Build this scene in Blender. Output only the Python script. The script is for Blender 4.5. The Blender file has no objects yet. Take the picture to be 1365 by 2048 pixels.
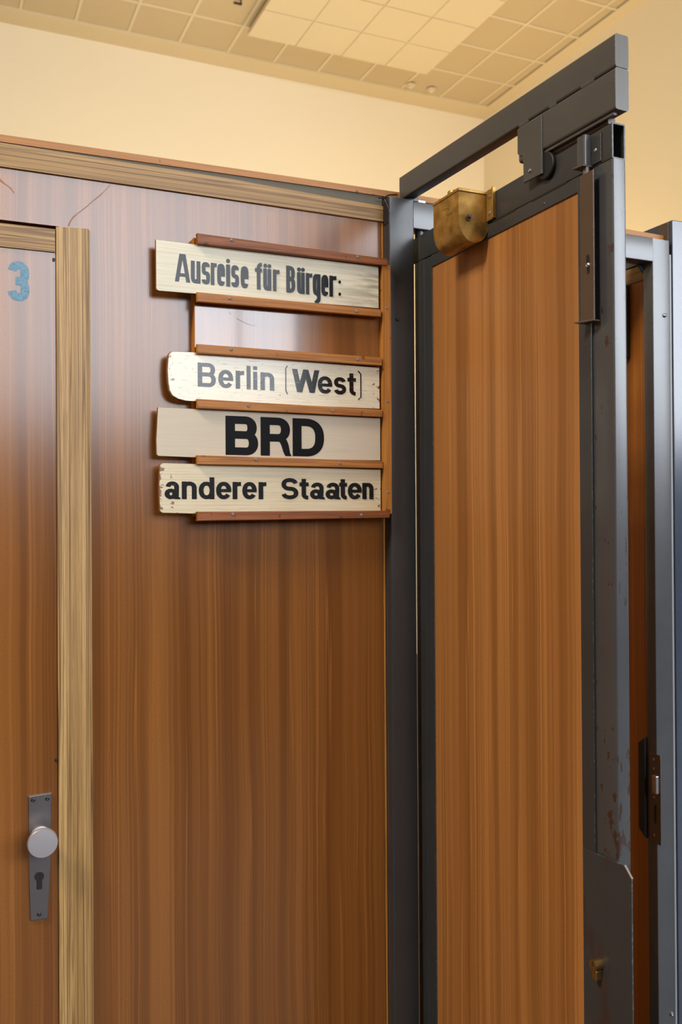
import bpy, bmesh, math, random
from mathutils import Vector, Matrix
random.seed(7)
S = bpy.context.scene
C = S.collection
PI = math.pi

# ---------------------------------------------------------------- camera
FPX, YAW, PITCH, ROLL = 1820.0, 0.41695, 0.00535, -0.00622   # focal length for a 1365 x 2048 frame
EYE = Vector((0, 0, 1.6))
fwd = Vector((math.sin(YAW)*math.cos(PITCH), math.cos(YAW)*math.cos(PITCH), math.sin(PITCH)))
ri0 = Vector((math.cos(YAW), -math.sin(YAW), 0))
up0 = ri0.cross(fwd)
RI = ri0*math.cos(ROLL) + up0*math.sin(ROLL)
UP = -ri0*math.sin(ROLL) + up0*math.cos(ROLL)
cam = bpy.data.cameras.new('camera'); camo = bpy.data.objects.new('camera', cam); C.objects.link(camo)
camo.matrix_world = Matrix(((RI.x, UP.x, -fwd.x, EYE.x), (RI.y, UP.y, -fwd.y, EYE.y), (RI.z, UP.z, -fwd.z, EYE.z), (0, 0, 0, 1)))
cam.sensor_fit = 'VERTICAL'; cam.sensor_height = 36.0; cam.lens = 36.0*FPX/2048
cam.clip_start = 0.05; cam.clip_end = 100
cam.dof.use_dof = True; cam.dof.focus_distance = 1.75; cam.dof.aperture_fstop = 6.3
S.camera = camo

# ---------------------------------------------------------------- daylight, lamps, exposure
w = bpy.data.worlds.new('sky'); S.world = w; w.use_nodes = True
bg = w.node_tree.nodes['Background']
bg.inputs[0].default_value = (0.86, 0.92, 1.0, 1); bg.inputs[1].default_value = 10.5
def area(name, loc, rot, sx, sy, power, col, portal=False, spread=PI):
    l = bpy.data.lights.new(name, 'AREA'); l.shape = 'RECTANGLE'; l.size = sx; l.size_y = sy
    l.energy = power; l.color = col; l.spread = spread
    if portal: l.cycles.is_portal = True
    o = bpy.data.objects.new(name, l); C.objects.link(o); o.location = loc; o.rotation_euler = rot
    return o
WX0, WX1, WZ0, WZ1, WY = 0.2, 10.5, 2.45, 5.6, -5.0           # the long high window behind the camera
area('window_portal', ((WX0+WX1)/2, WY-0.12, (WZ0+WZ1)/2), (-PI/2, 0, PI), WX1-WX0, WZ1-WZ0, 1, (1, 1, 1), portal=True)
area('uplight_lamp', (6.0, 7.2, 2.5), (PI, 0, 0), 1.6, 1.2, 132, (1.0, 0.73, 0.36))
area('uplight_lamp', (1.6, 6.9, 2.5), (PI, 0, 0), 3.0, 1.2, 112, (1.0, 0.82, 0.52))
area('left_fill_lamp', (-3.2, 0.2, 5.6), (0, math.radians(-38), 0), 1.2, 1.2, 250, (1.0, 0.88, 0.74))  # unseen fill lamp, added to brighten the leaf and beam from the left
S.view_settings.view_transform = 'Standard'; S.view_settings.look = 'None'
S.view_settings.gamma = 1.0; S.view_settings.use_curve_mapping = False
S.view_settings.exposure = 0.0

# ---------------------------------------------------------------- helpers
def at(u, v, ax, val):
    """world point of photo pixel (u, v) on the plane axis ax = val"""
    d = RI*((u-682.5)/FPX) - UP*((v-1024)/FPX) + fwd
    t = (val-EYE[ax])/d[ax]
    return EYE + d*t
ROOTS = {}
def base_of(o):
    p = Vector((0, 0, 0))
    while o is not None:
        p = p + Vector(o.location); o = o.parent
    return p
def thing(name, label, cat, loc, group=None):
    o = bpy.data.objects.new(name, None); C.objects.link(o); o.location = loc; o.empty_display_size = 0.1
    o['label'] = label; o['category'] = cat
    if group: o['group'] = group
    return o
def tag(o, label=None, cat=None, group=None, kind=None):
    if label: o['label'] = label
    if cat: o['category'] = cat
    if group: o['group'] = group
    if kind: o['kind'] = kind
    return o
def obj(name, bm, mat, parent=None, smooth=False, label=None):
    bmesh.ops.remove_doubles(bm, verts=bm.verts, dist=1e-6)
    bmesh.ops.recalc_face_normals(bm, faces=bm.faces)
    if parent is not None:
        b = base_of(parent)
        for v in bm.verts: v.co -= b
    me = bpy.data.meshes.new(name); bm.to_mesh(me); bm.free()
    if mat: me.materials.append(mat)
    if smooth:
        for p in me.polygons: p.use_smooth = True
        try: me.set_sharp_from_angle(angle=math.radians(35))
        except Exception: pass
    o = bpy.data.objects.new(name, me); C.objects.link(o)
    if parent is not None: o.parent = parent
    if label: o['label'] = label
    return o
def struct(name, bm, mat, parent=None):
    o = obj(name, bm, mat, parent)
    if parent is None: o['kind'] = 'structure'
    return o
def add_box(bm, x0, x1, y0, y1, z0, z1, bev=0.0, seg=2):
    vs = [bm.verts.new((x, y, z)) for x in (x0, x1) for y in (y0, y1) for z in (z0, z1)]
    fs = [(0, 1, 3, 2), (4, 6, 7, 5), (0, 4, 5, 1), (2, 3, 7, 6), (0, 2, 6, 4), (1, 5, 7, 3)]
    faces = [bm.faces.new([vs[i] for i in f]) for f in fs]
    if bev > 0:
        es = list({e for f in faces for e in f.edges})
        bmesh.ops.bevel(bm, geom=es, offset=bev, segments=seg, affect='EDGES', profile=0.5)
    return bm
def box(x0, x1, y0, y1, z0, z1, bev=0.0, seg=2):
    return add_box(bmesh.new(), x0, x1, y0, y1, z0, z1, bev, seg)
def add_prism(bm, pts, dvec, bev=0.0):
    """closed 3-D outline extruded by dvec"""
    a = [bm.verts.new(p) for p in pts]; b = [bm.verts.new(Vector(p)+Vector(dvec)) for p in pts]
    n = len(a); fs = [bm.faces.new(a), bm.faces.new(list(reversed(b)))]
    for i in range(n): fs.append(bm.faces.new((a[i], b[i], b[(i+1) % n], a[(i+1) % n])))
    if bev > 0:
        es = list(set(fs[0].edges) | set(fs[1].edges))
        bmesh.ops.bevel(bm, geom=es, offset=bev, segments=2, affect='EDGES', profile=0.5)
    return bm
def prism(pts, dvec, bev=0.0): return add_prism(bmesh.new(), pts, dvec, bev)
def add_rod(bm, p0, p1, r, n=16, r2=None, bev=0.0):
    p0 = Vector(p0); p1 = Vector(p1); d = (p1-p0).normalized()
    t = Vector((0, 0, 1)) if abs(d.z) < 0.9 else Vector((1, 0, 0))
    u = d.cross(t).normalized(); v = d.cross(u)
    r2 = r if r2 is None else r2
    L = (p1-p0).length
    prof = [(0, r), (L, r2)] if bev <= 0 else [(0, r), (L-bev, r2), (L-bev*0.3, r2-bev*0.3), (L, r2-bev)]
    rings = [[bm.verts.new(p0+d*h+(u*math.cos(2*PI*i/n)+v*math.sin(2*PI*i/n))*rr) for i in range(n)] for h, rr in prof]
    for a, b in zip(rings, rings[1:]):
        for i in range(n): bm.faces.new((a[i], a[(i+1) % n], b[(i+1) % n], b[i]))
    bm.faces.new(list(reversed(rings[0]))); bm.faces.new(rings[-1])
    return bm
def rod(*a, **k): return add_rod(bmesh.new(), *a, **k)
def add_lathe(bm, o, d, prof, n=32):
    o = Vector(o); d = Vector(d).normalized()
    t = Vector((0, 0, 1)) if abs(d.z) < 0.9 else Vector((1, 0, 0))
    u = d.cross(t).normalized(); v = d.cross(u); rings = []
    for h, r in prof:
        rings.append([bm.verts.new(o+d*h+(u*math.cos(2*PI*i/n)+v*math.sin(2*PI*i/n))*max(r, 1e-5)) for i in range(n)])
    for a, b in zip(rings, rings[1:]):
        for i in range(n): bm.faces.new((a[i], a[(i+1) % n], b[(i+1) % n], b[i]))
    bm.faces.new(list(reversed(rings[0]))); bm.faces.new(rings[-1])
    return bm
def add_wire(bm, pts, r, n=8):
    pts = [Vector(p) for p in pts]; rings = []
    for i, p in enumerate(pts):
        d = (pts[min(i+1, len(pts)-1)]-pts[max(i-1, 0)]).normalized()
        t = Vector((0, 0, 1)) if abs(d.z) < 0.9 else Vector((1, 0, 0))
        u = d.cross(t).normalized(); v = d.cross(u)
        rings.append([bm.verts.new(p+(u*math.cos(2*PI*k/n)+v*math.sin(2*PI*k/n))*r) for k in range(n)])
    for a, b in zip(rings, rings[1:]):
        for k in range(n): bm.faces.new((a[k], a[(k+1) % n], b[(k+1) % n], b[k]))
    bm.faces.new(list(reversed(rings[0]))); bm.faces.new(rings[-1])
    return bm
def rrect(a0, a1, b0, b1, r, k=4):
    out = []
    for cx, cy, s in ((a1-r, b1-r, 0), (a0+r, b1-r, 1), (a0+r, b0+r, 2), (a1-r, b0+r, 3)):
        for i in range(k+1):
            t = (s+i/k)*PI/2; out.append((cx+r*math.cos(t), cy+r*math.sin(t)))
    return out
def add_tube(bm, o, ax, ay, ad, L, w_, h_, r=0.004, th=0.0028, hollow=True):
    """rectangular steel tube: corner o, section axes ax (w_) and ay (h_), running L along ad"""
    o = Vector(o); ax = Vector(ax); ay = Vector(ay); ad = Vector(ad)
    out = rrect(0, w_, 0, h_, r)
    P = lambda q, t: bm.verts.new(o+ax*q[0]+ay*q[1]+ad*t)
    a = [P(q, 0) for q in out]; b = [P(q, L) for q in out]; n = len(out)
    for i in range(n): bm.faces.new((a[i], a[(i+1) % n], b[(i+1) % n], b[i]))
    if hollow:
        inn = rrect(th, w_-th, th, h_-th, max(r-th, 0.0008))
        c = [P(q, 0) for q in inn]; d = [P(q, L) for q in inn]
        for i in range(n):
            j = (i+1) % n
            bm.faces.new((c[j], c[i], d[i], d[j])); bm.faces.new((a[i], c[i], c[j], a[j])); bm.faces.new((b[j], d[j], d[i], b[i]))
    else:
        bm.faces.new(list(reversed(a))); bm.faces.new(b)
    return bm
def tube(*a, **k): return add_tube(bmesh.new(), *a, **k)
def screw_bm(p, d, r, h=0.002):
    """pan-head screw with a slot; d = outward direction"""
    bm = bmesh.new(); d = Vector(d).normalized()
    add_lathe(bm, Vector(p)-d*0.002, d, [(0, r*0.9), (0.002, r), (0.002+h*0.6, r*0.85), (0.002+h, r*0.45), (0.002+h*0.75, r*0.2)], 14)
    return bm

# ---------------------------------------------------------------- materials
class NT:
    def __init__(s, name):
        s.m = bpy.data.materials.new(name); s.m.use_nodes = True; s.t = s.m.node_tree; s.n = s.t.nodes
        s.b = s.n['Principled BSDF']; g = s.n.new('ShaderNodeNewGeometry'); s.pos = g.outputs['Position']; s.geo = g
    def link(s, a, b): s.t.links.new(a, b)
    def mapv(s, vec, scale, rot=(0, 0, 0)):
        k = s.n.new('ShaderNodeMapping'); k.inputs['Scale'].default_value = scale; k.inputs['Rotation'].default_value = rot
        s.link(vec, k.inputs['Vector']); return k.outputs[0]
    def noise(s, vec, scale, detail=2, rough=0.5, dist=0.0):
        k = s.n.new('ShaderNodeTexNoise'); k.inputs['Scale'].default_value = scale; k.inputs['Detail'].default_value = detail
        k.inputs['Roughness'].default_value = rough; k.inputs['Distortion'].default_value = dist
        s.link(vec, k.inputs['Vector']); return k.outputs[0]
    def ramp(s, fac, stops):
        k = s.n.new('ShaderNodeValToRGB'); e = k.color_ramp.elements
        while len(e) < len(stops): e.new(0.5)
        for x, (p, c) in zip(e, stops):
            x.position = p; x.color = (c, c, c, 1) if isinstance(c, (int, float)) else (*c, 1)
        s.link(fac, k.inputs[0]); return k.outputs[0]
    def mix(s, fac, a, b, mode='MIX'):
        k = s.n.new('ShaderNodeMix'); k.data_type = 'RGBA'; k.blend_type = mode
        for i, v in ((0, fac), (6, a), (7, b)):
            if isinstance(v, (int, float)): k.inputs[i].default_value = v
            elif isinstance(v, tuple): k.inputs[i].default_value = (*v, 1)
            else: s.link(v, k.inputs[i])
        return k.outputs[2]
    def math(s, op, a, b=0.0):
        k = s.n.new('ShaderNodeMath'); k.operation = op
        for i, v in ((0, a), (1, b)):
            if isinstance(v, (int, float)): k.inputs[i].default_value = v
            else: s.link(v, k.inputs[i])
        return k.outputs[0]
    def bump(s, h, strength, dist=0.001):
        k = s.n.new('ShaderNodeBump'); k.inputs['Strength'].default_value = strength; k.inputs['Distance'].default_value = dist
        s.link(h, k.inputs['Height']); s.link(k.outputs[0], s.b.inputs['Normal'])
    def set(s, **k):
        for a, v in k.items():
            i = s.b.inputs[a.replace('_', ' ')]
            if hasattr(v, 'is_output'): s.link(v, i)
            elif isinstance(v, tuple): i.default_value = (*v, 1)
            else: i.default_value = v
        return s
def plain(name, col, rough=0.5, metal=0.0, spec=0.5):
    s = NT(name); n = s.noise(s.pos, 60, 3)
    c = s.mix(s.math('MULTIPLY', n, 0.35), col, tuple(x*0.72 for x in col))
    s.set(Base_Color=c, Roughness=rough, Metallic=metal); s.b.inputs['Specular IOR Level'].default_value = spec
    return s.m
def laminate(name, c_dark, c_mid, c_light, rough, spec=0.5, coat=0.0):
    s = NT(name)
    sep = s.n.new('ShaderNodeSeparateXYZ'); s.link(s.pos, sep.inputs[0])
    q = s.math('ADD', sep.outputs[0], sep.outputs[1]); z = sep.outputs[2]
    q = s.math('ADD', q, s.math('MULTIPLY', s.noise(s.mapv(s.pos, (6, 6, 3.2)), 1, 1), 0.010))
    def vec(a, b, off=0.0):
        k = s.n.new('ShaderNodeCombineXYZ'); s.link(s.math('MULTIPLY', q, a), k.inputs[0]); s.link(s.math('MULTIPLY', z, b), k.inputs[1])
        k.inputs[2].default_value = off; return k.outputs[0]
    wide = s.noise(vec(13, 0.22), 1, 1.5, 0.5)
    band = s.noise(vec(34, 0.30, 3.0), 1, 1.5, 0.5)
    line = s.noise(vec(75, 0.45, 9.0), 1, 1, 0.5)
    fine = s.noise(vec(420, 0.5, 7.0), 1, 1, 0.6)
    zone = s.noise(vec(17, 0.25, 5.0), 1, 1, 0.5)
    tick = s.noise(vec(330, 900, 2.0), 1, 1, 0.5)
    grit = s.noise(vec(1100, 420, 5.0), 1, 1, 0.6)
    c = s.mix(s.ramp(wide, [(0.36, 0.0), (0.64, 1.0)]), c_mid, c_light)
    c = s.mix(s.math('MULTIPLY', s.ramp(band, [(0.34, 1.0), (0.50, 0.0)]), 0.65), c, c_dark)
    hi = tuple(x*1.30 for x in c_light)
    c = s.mix(s.math('MULTIPLY', s.ramp(band, [(0.555, 0.0), (0.60, 1.0), (0.625, 1.0), (0.66, 0.15)]), 0.48), c, hi)
    c = s.mix(s.math('MULTIPLY', s.ramp(line, [(0.60, 0.0), (0.635, 1.0), (0.67, 0.0)]), 0.62), c, hi)
    pin = s.math('MULTIPLY', s.ramp(fine, [(0.44, 1.0), (0.54, 0.0)]), s.ramp(zone, [(0.42, 0.12), (0.56, 0.55)]))
    c = s.mix(pin, c, c_dark)
    tk = s.math('MULTIPLY', s.ramp(tick, [(0.50, 0.0), (0.66, 1.0)]), s.ramp(band, [(0.50, 0.0), (0.60, 0.6)]))
    c = s.mix(s.math('MULTIPLY', tk, 0.55), c, c_dark)
    c = s.mix(s.math('MULTIPLY', s.ramp(grit, [(0.50, 0.0), (0.66, 1.0)]), 0.22), c, tuple(x*0.7 for x in c_dark))
    s.set(Base_Color=c, Roughness=rough); s.b.inputs['Specular IOR Level'].default_value = spec
    s.bump(fine, 0.04, 0.0004)
    if coat: s.set(Coat_Weight=coat, Coat_Roughness=0.05)
    return s.m
def zebrano(name, axis):
    s = NT(name)
    sc = (1.1, 60, 120) if axis == 'x' else ((135, 60, 0.9) if axis == 'z' else (60, 1.1, 120))
    v = s.mapv(s.pos, sc)
    sc2 = tuple(x*y for x, y in zip(sc, ((4, 4, 3.6) if axis == 'x' else (3.6, 4, 12))))
    a = s.noise(v, 1, 1, 0.5, 0.5); b = s.noise(s.mapv(s.pos, sc2), 1, 2, 0.6); w_ = s.noise(s.mapv(s.pos, tuple(x*0.3 for x in sc)), 1, 1)
    c = s.mix(s.ramp(w_, [(0.38, 0.0), (0.62, 1.0)]), (0.40, 0.235, 0.085), (0.56, 0.355, 0.145))
    c = s.mix(s.math('MULTIPLY', s.ramp(a, [(0.40, 0.0), (0.455, 1.0), (0.475, 1.0), (0.53, 0.0)]), 0.85), c, (0.15, 0.075, 0.026))
    c = s.mix(s.math('MULTIPLY', s.ramp(a, [(0.57, 0.0), (0.60, 1.0), (0.64, 0.0)]), 0.5), c, (0.17, 0.09, 0.03))
    c = s.mix(s.math('MULTIPLY', s.ramp(b, [(0.42, 1.0), (0.54, 0.0)]), 0.35), c, (0.20, 0.105, 0.036))
    s.set(Base_Color=c, Roughness=0.42); s.bump(b, 0.15, 0.0006); s.b.inputs['Specular IOR Level'].default_value = 0.35
    return s.m
def steel(name, col=(0.040, 0.042, 0.046), rough=0.30, rust=0.0, wear=True, edge=(0.30, 0.31, 0.33), zband=None, spec=0.9):
    s = NT(name)
    n = s.noise(s.pos, 9, 4, 0.6); g = s.noise(s.mapv(s.pos, (260, 260, 25)), 1, 2)
    c = s.mix(n, tuple(x*0.82 for x in col), tuple(x*1.22 for x in col))
    if wear:
        bv = s.n.new('ShaderNodeBevel'); bv.samples = 4; bv.inputs['Radius'].default_value = 0.0022
        dp = s.n.new('ShaderNodeVectorMath'); dp.operation = 'DOT_PRODUCT'
        s.link(bv.outputs[0], dp.inputs[0]); s.link(s.geo.outputs['Normal'], dp.inputs[1])
        e = s.math('SUBTRACT', 1.0, dp.outputs['Value'])
        chip = s.ramp(s.noise(s.pos, 130, 3, 0.7), [(0.50, 0.0), (0.60, 1.0)])
        e = s.math('MULTIPLY', s.ramp(e, [(0.02, 0.0), (0.12, 1.0)]), chip)
        c = s.mix(s.math('MULTIPLY', e, 0.6), c, edge)
    if rust:
        r = s.noise(s.mapv(s.pos, (22, 22, 5)), 1, 4, 0.65)
        if zband:
            sep = s.n.new('ShaderNodeSeparateXYZ'); s.link(s.pos, sep.inputs[0])
            r = s.math('ADD', s.noise(s.mapv(s.pos, (120, 70, 30)), 1, 4, 0.65), s.math('MULTIPLY', s.ramp(s.math('DIVIDE', s.math('SUBTRACT', sep.outputs[2], zband[0]), zband[1]-zband[0]), [(0.0, 0.15), (0.25, 0.10), (1.0, 0.0)]), 1.0))
        c = s.mix(s.math('MULTIPLY', s.ramp(r, [(0.54, 0.0), (0.60, 1.0)] if not zband else [(0.64, 0.0), (0.67, 1.0)]), rust), c, (0.045, 0.020, 0.013))
    s.set(Base_Color=c, Roughness=rough); s.b.inputs['Specular IOR Level'].default_value = spec
    s.bump(g, 0.06, 0.0008)
    return s.m
def rail_wood(name, c0, c1, axis='x'):
    s = NT(name); sc = (5, 120, 210) if axis == 'x' else (160, 120, 4)
    a = s.noise(s.mapv(s.pos, sc), 1, 3, 0.6, 0.8)
    c = s.mix(s.ramp(a, [(0.38, 0.0), (0.62, 1.0)]), c0, c1)
    k = s.noise(s.mapv(s.pos, (60, 60, 60)), 1, 1)
    c = s.mix(s.math('MULTIPLY', s.ramp(k, [(0.70, 0.0), (0.76, 1.0)]), 0.7), c, (0.07, 0.022, 0.008))
    s.set(Base_Color=c, Roughness=0.45); s.bump(a, 0.1, 0.0006); s.b.inputs['Specular IOR Level'].default_value = 0.3
    return s.m
def paint_board(name, col, grain, rough, crack=0.0, chips=0.0, stain=0.0):
    s = NT(name)
    g = s.noise(s.mapv(s.pos, (7, 60, 260)), 1, 3, 0.6, 0.3)
    c = s.mix(s.math('MULTIPLY', s.ramp(g, [(0.35, 1.0), (0.6, 0.0)]), grain), col, tuple(x*y for x, y in zip(col, (0.62, 0.55, 0.40))))
    if stain:
        t = s.noise(s.mapv(s.pos, (9, 20, 60)), 1, 3, 0.6)
        sep = s.n.new('ShaderNodeSeparateXYZ'); s.link(s.pos, sep.inputs[0])
        side = s.ramp(sep.outputs[0], [(0.76, 0.0), (0.87, 1.0)])
        c = s.mix(s.math('MULTIPLY', s.math('MULTIPLY', s.ramp(t, [(0.45, 0.0), (0.62, 1.0)]), side), stain), c, (0.22, 0.19, 0.11))
    if crack:
        k = s.noise(s.mapv(s.pos, (26, 60, 420)), 1, 4, 0.75)
        c = s.mix(s.math('MULTIPLY', s.ramp(k, [(0.60, 0.0), (0.64, 1.0)]), crack), c, (0.26, 0.19, 0.11))
    if chips:
        k = s.noise(s.mapv(s.pos, (75, 60, 90)), 1, 3, 0.6)
        sep = s.n.new('ShaderNodeSeparateXYZ'); s.link(s.pos, sep.inputs[0])
        ends = s.math('ADD', s.ramp(sep.outputs[0], [(0.395, 1.0), (0.445, 0.0)]), s.ramp(sep.outputs[0], [(0.84, 0.0), (0.88, 0.9)]))
        f = s.math('ADD', k, s.math('MULTIPLY', ends, 0.19))
        c = s.mix(s.math('MULTIPLY', s.ramp(f, [(0.71, 0.0), (0.73, 1.0)]), chips), c, (0.20, 0.075, 0.028))
    s.set(Base_Color=c, Roughness=rough); s.bump(g, 0.12, 0.0006)
    return s.m
M = {}
M['laminate'] = laminate('teak_laminate', (0.135, 0.046, 0.010), (0.222, 0.080, 0.016), (0.29, 0.112, 0.025), 0.21, 0.62)
M['laminate_gloss'] = laminate('glossy_teak_laminate', (0.150, 0.052, 0.014), (0.245, 0.092, 0.024), (0.315, 0.125, 0.036), 0.12, 0.6, coat=0.6)
M['laminate_leaf'] = laminate('golden_teak_laminate', (0.24, 0.092, 0.022), (0.40, 0.164, 0.044), (0.52, 0.230, 0.066), 0.40)
M['laminate_dim'] = laminate('dark_teak_laminate', (0.19, 0.062, 0.008), (0.36, 0.125, 0.016), (0.46, 0.17, 0.026), 0.4)
M['zeb_x'] = zebrano('zebrano_laminate_level', 'x'); M['zeb_z'] = zebrano('zebrano_laminate_upright', 'z'); M['zeb_y'] = zebrano('zebrano_laminate_deep', 'y')
M['steel'] = steel('blue_grey_painted_steel', spec=0.6); M['steel_beam'] = steel('ceiling_lit_beam_paint', col=(0.070, 0.067, 0.066), rough=0.30); M['steel_lock'] = steel('rusty_painted_steel', rust=0.75, col=(0.036, 0.037, 0.041), rough=0.55)  # beam copy of the steel: ceiling light put into a lighter base colour
M['steel_stile'] = steel('chipped_stile_paint', col=(0.062, 0.066, 0.074), rough=0.26, rust=0.9, zband=(0.98, 1.30))
M['steel_worn'] = steel('worn_grey_painted_steel', col=(0.062, 0.066, 0.074), rough=0.26)
M['steel_blue'] = steel('smooth_blue_grey_paint', col=(0.05, 0.065, 0.10), rough=0.17, wear=False)
M['steel_brown'] = steel('brown_oxidised_steel', col=(0.080, 0.047, 0.030), rough=0.42)
M['black'] = plain('black_rubber', (0.010, 0.010, 0.011), 0.55)
M['gap'] = plain('dark_gap', (0.012, 0.010, 0.009), 0.8)
M['screw'] = plain('old_screw_steel', (0.36, 0.34, 0.33), 0.42, 0.6)
M['screw_dark'] = plain('dark_screw', (0.05, 0.045, 0.045), 0.35, 0.6)
M['knob'] = plain('satin_knob_metal', (0.56, 0.54, 0.57), 0.48, 0.75)
M['alu_plate'] = plain('brushed_plate_metal', (0.30, 0.29, 0.31), 0.33, 0.9)
M['alu'] = plain('satin_aluminium', (0.46, 0.45, 0.47), 0.34, 0.9)
M['brass'] = plain('lock_brass', (0.42, 0.26, 0.09), 0.35, 0.9)
M['rail'] = rail_wood('varnished_pine', (0.30, 0.105, 0.018), (0.50, 0.20, 0.040))
M['rail_dark'] = rail_wood('reddish_pine', (0.16, 0.046, 0.012), (0.34, 0.108, 0.028))
M['batten'] = rail_wood('varnished_pine_upright', (0.40, 0.15, 0.022), (0.58, 0.25, 0.05), 'z')
M['edge_wood'] = rail_wood('raw_fibreboard_edge', (0.40, 0.175, 0.055), (0.46, 0.21, 0.07))
M['board_a'] = paint_board('cream_paint_grey_grain', (0.80, 0.76, 0.61), 0.40, 0.48, stain=0.7)
M['board_b'] = paint_board('cracked_ivory_paint', (0.84, 0.78, 0.62), 0.30, 0.15, crack=0.8, chips=0.95)
M['board_c'] = paint_board('matt_beige_paint', (0.64, 0.56, 0.44), 0.12, 0.60)
M['board_d'] = paint_board('aged_cream_paint', (0.74, 0.64, 0.44), 0.35, 0.42, crack=0.25, chips=0.9)
M['scratch'] = plain('scratched_brown_core', (0.36, 0.16, 0.085), 0.6)
M['board_edge'] = plain('bare_brown_wood_edge', (0.22, 0.085, 0.03), 0.6)
def worn_ink(name, col, paint, rough, spec, lo):
    s = NT(name); k = s.noise(s.mapv(s.pos, (26, 60, 420)), 1, 4, 0.75); f = s.noise(s.pos, 700, 2)
    c = s.mix(s.math('MULTIPLY', s.ramp(k, [(lo, 0.0), (lo+0.04, 1.0)]), 0.35), col, paint)
    c = s.mix(s.ramp(f, [(0.70, 0.0), (0.74, 0.7)]), c, paint)
    s.set(Base_Color=c, Roughness=rough); s.b.inputs['Specular IOR Level'].default_value = spec
    return s.m
M['ink'] = worn_ink('cracked_black_lettering', (0.006, 0.007, 0.009), (0.5, 0.44, 0.34), 0.12, 0.38, 0.59)
M['ink_d'] = worn_ink('speckled_black_lettering', (0.007, 0.007, 0.008), (0.5, 0.44, 0.32), 0.4, 0.12, 0.64)
M['ink_flat'] = plain('matt_black_lettering', (0.006, 0.006, 0.007), 0.40, 0, 0.07)
M['ink_a'] = plain('blue_black_lettering', (0.009, 0.011, 0.016), 0.16, 0, 0.22)
s_ = NT('scuffed_blue_paint'); n_ = s_.noise(s_.pos, 240, 3, 0.6)
s_.set(Base_Color=s_.mix(s_.ramp(n_, [(0.45, 0.0), (0.62, 1.0)]), (0.085, 0.235, 0.34), (0.035, 0.13, 0.21)), Roughness=0.35); M['blue_paint'] = s_.m
s_ = NT('gold_bronze_paint'); n_ = s_.noise(s_.pos, 38, 4, 0.62); f_ = s_.noise(s_.pos, 300, 2)
s_.set(Base_Color=s_.mix(s_.ramp(n_, [(0.35, 0.0), (0.68, 1.0)]), (0.30, 0.165, 0.035), (0.56, 0.33, 0.085)), Metallic=0.55,
       Roughness=s_.ramp(n_, [(0.3, 0.33), (0.7, 0.46)])); s_.bump(f_, 0.12, 0.0005); M['gold'] = s_.m
def wallpaint(name, col, rough=0.85):
    s = NT(name); n = s.noise(s.pos, 1.2, 3); f = s.noise(s.pos, 180, 2)
    s.set(Base_Color=s.mix(n, tuple(x*0.97 for x in col), col), Roughness=rough); s.bump(f, 0.05, 0.0008); return s.m
M['wall'] = wallpaint('cream_wall_paint', (0.80, 0.71, 0.54)); M['ceil'] = wallpaint('ivory_ceiling_paint', (0.62, 0.52, 0.36))
M['floor'] = plain('brown_linoleum', (0.055, 0.042, 0.034), 0.5)
s_ = NT('perforated_tile'); v_ = s_.mapv(s_.pos, (1, 1, 0))
wv = s_.n.new('ShaderNodeTexVoronoi'); wv.inputs['Scale'].default_value = 55; wv.inputs['Randomness'].default_value = 0.0; s_.link(s_.pos, wv.inputs['Vector'])
s_.set(Base_Color=s_.mix(s_.ramp(wv.outputs['Distance'], [(0.30, 1.0), (0.36, 0.0)]), (0.50, 0.405, 0.27), (0.20, 0.155, 0.10)), Roughness=0.7); M['tile'] = s_.m
M['tile_light'] = wallpaint('pale_light_panel_tile', (0.64, 0.55, 0.40), 0.6)

# ---------------------------------------------------------------- the room
H = 4.8; ZC = 1.6+H                       # suspended ceiling height
RX, BY = 1.262*H, 1.945*H                  # right wall, back wall
LX = -6.0
struct('floor', box(LX-0.2, 14.2, WY-0.4, BY+0.2, -0.1, 0.0), M['floor'])
struct('wall_back', box(LX-0.2, RX+0.2, BY, BY+0.2, 0, ZC+0.4), M['wall'])
struct('wall_right', box(RX, RX+0.2, 3.6, BY, 0, ZC+0.4), M['wall'])
struct('wall_left', box(LX-0.2, LX, WY, BY, 0, ZC+0.4), M['wall'])
struct('wall_side', box(14.0, 14.2, WY, 3.6, 0, ZC+0.4), M['wall'])
struct('wall_return', box(RX+0.2, 14.2, 3.6, 3.8, 0, ZC+0.4), M['wall'])
bm = bmesh.new()
add_box(bm, LX-0.2, 14.2, WY-0.3, WY, 0, WZ0); add_box(bm, LX-0.2, 14.2, WY-0.3, WY, WZ1, ZC+0.4)
add_box(bm, LX-0.2, WX0, WY-0.3, WY, WZ0, WZ1); add_box(bm, WX1, 14.2, WY-0.3, WY, WZ0, WZ1)
struct('wall_window_side', bm, M['wall'])
M['added_dark_lining'] = plain('added_dark_wall_lining', (0.060, 0.034, 0.020), 0.5)  # added dark lining that cuts stray low light in the unseen room
struct('added_lining_1', box(LX, 14.0, WY+0.001, WY+0.05, 0, 2.35), M['added_dark_lining'])  # unseen lining, added to darken the rear wall under the window
struct('added_lining_2', box(LX+0.001, LX+0.05, WY+0.06, BY-0.01, 0, 2.35), M['added_dark_lining'])  # unseen lining, added to darken the lower left wall
struct('added_column', box(3.33, 4.05, WY-0.1, WY+0.06, 2.36, ZC-0.01), M['added_dark_lining'])  # unseen column between window bays, added to bound the window's reflection
bm = bmesh.new()
for i in range(9):
    x = WX0+(WX1-WX0)*i/8; add_box(bm, x-0.025, x+0.025, WY-0.28, WY-0.2, WZ0, WZ1)
add_box(bm, WX0, WX1, WY-0.28, WY-0.2, WZ0, WZ0+0.05); add_box(bm, WX0, WX1, WY-0.28, WY-0.2, WZ1-0.05, WZ1)
struct('window_1', bm, M['alu'])
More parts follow.
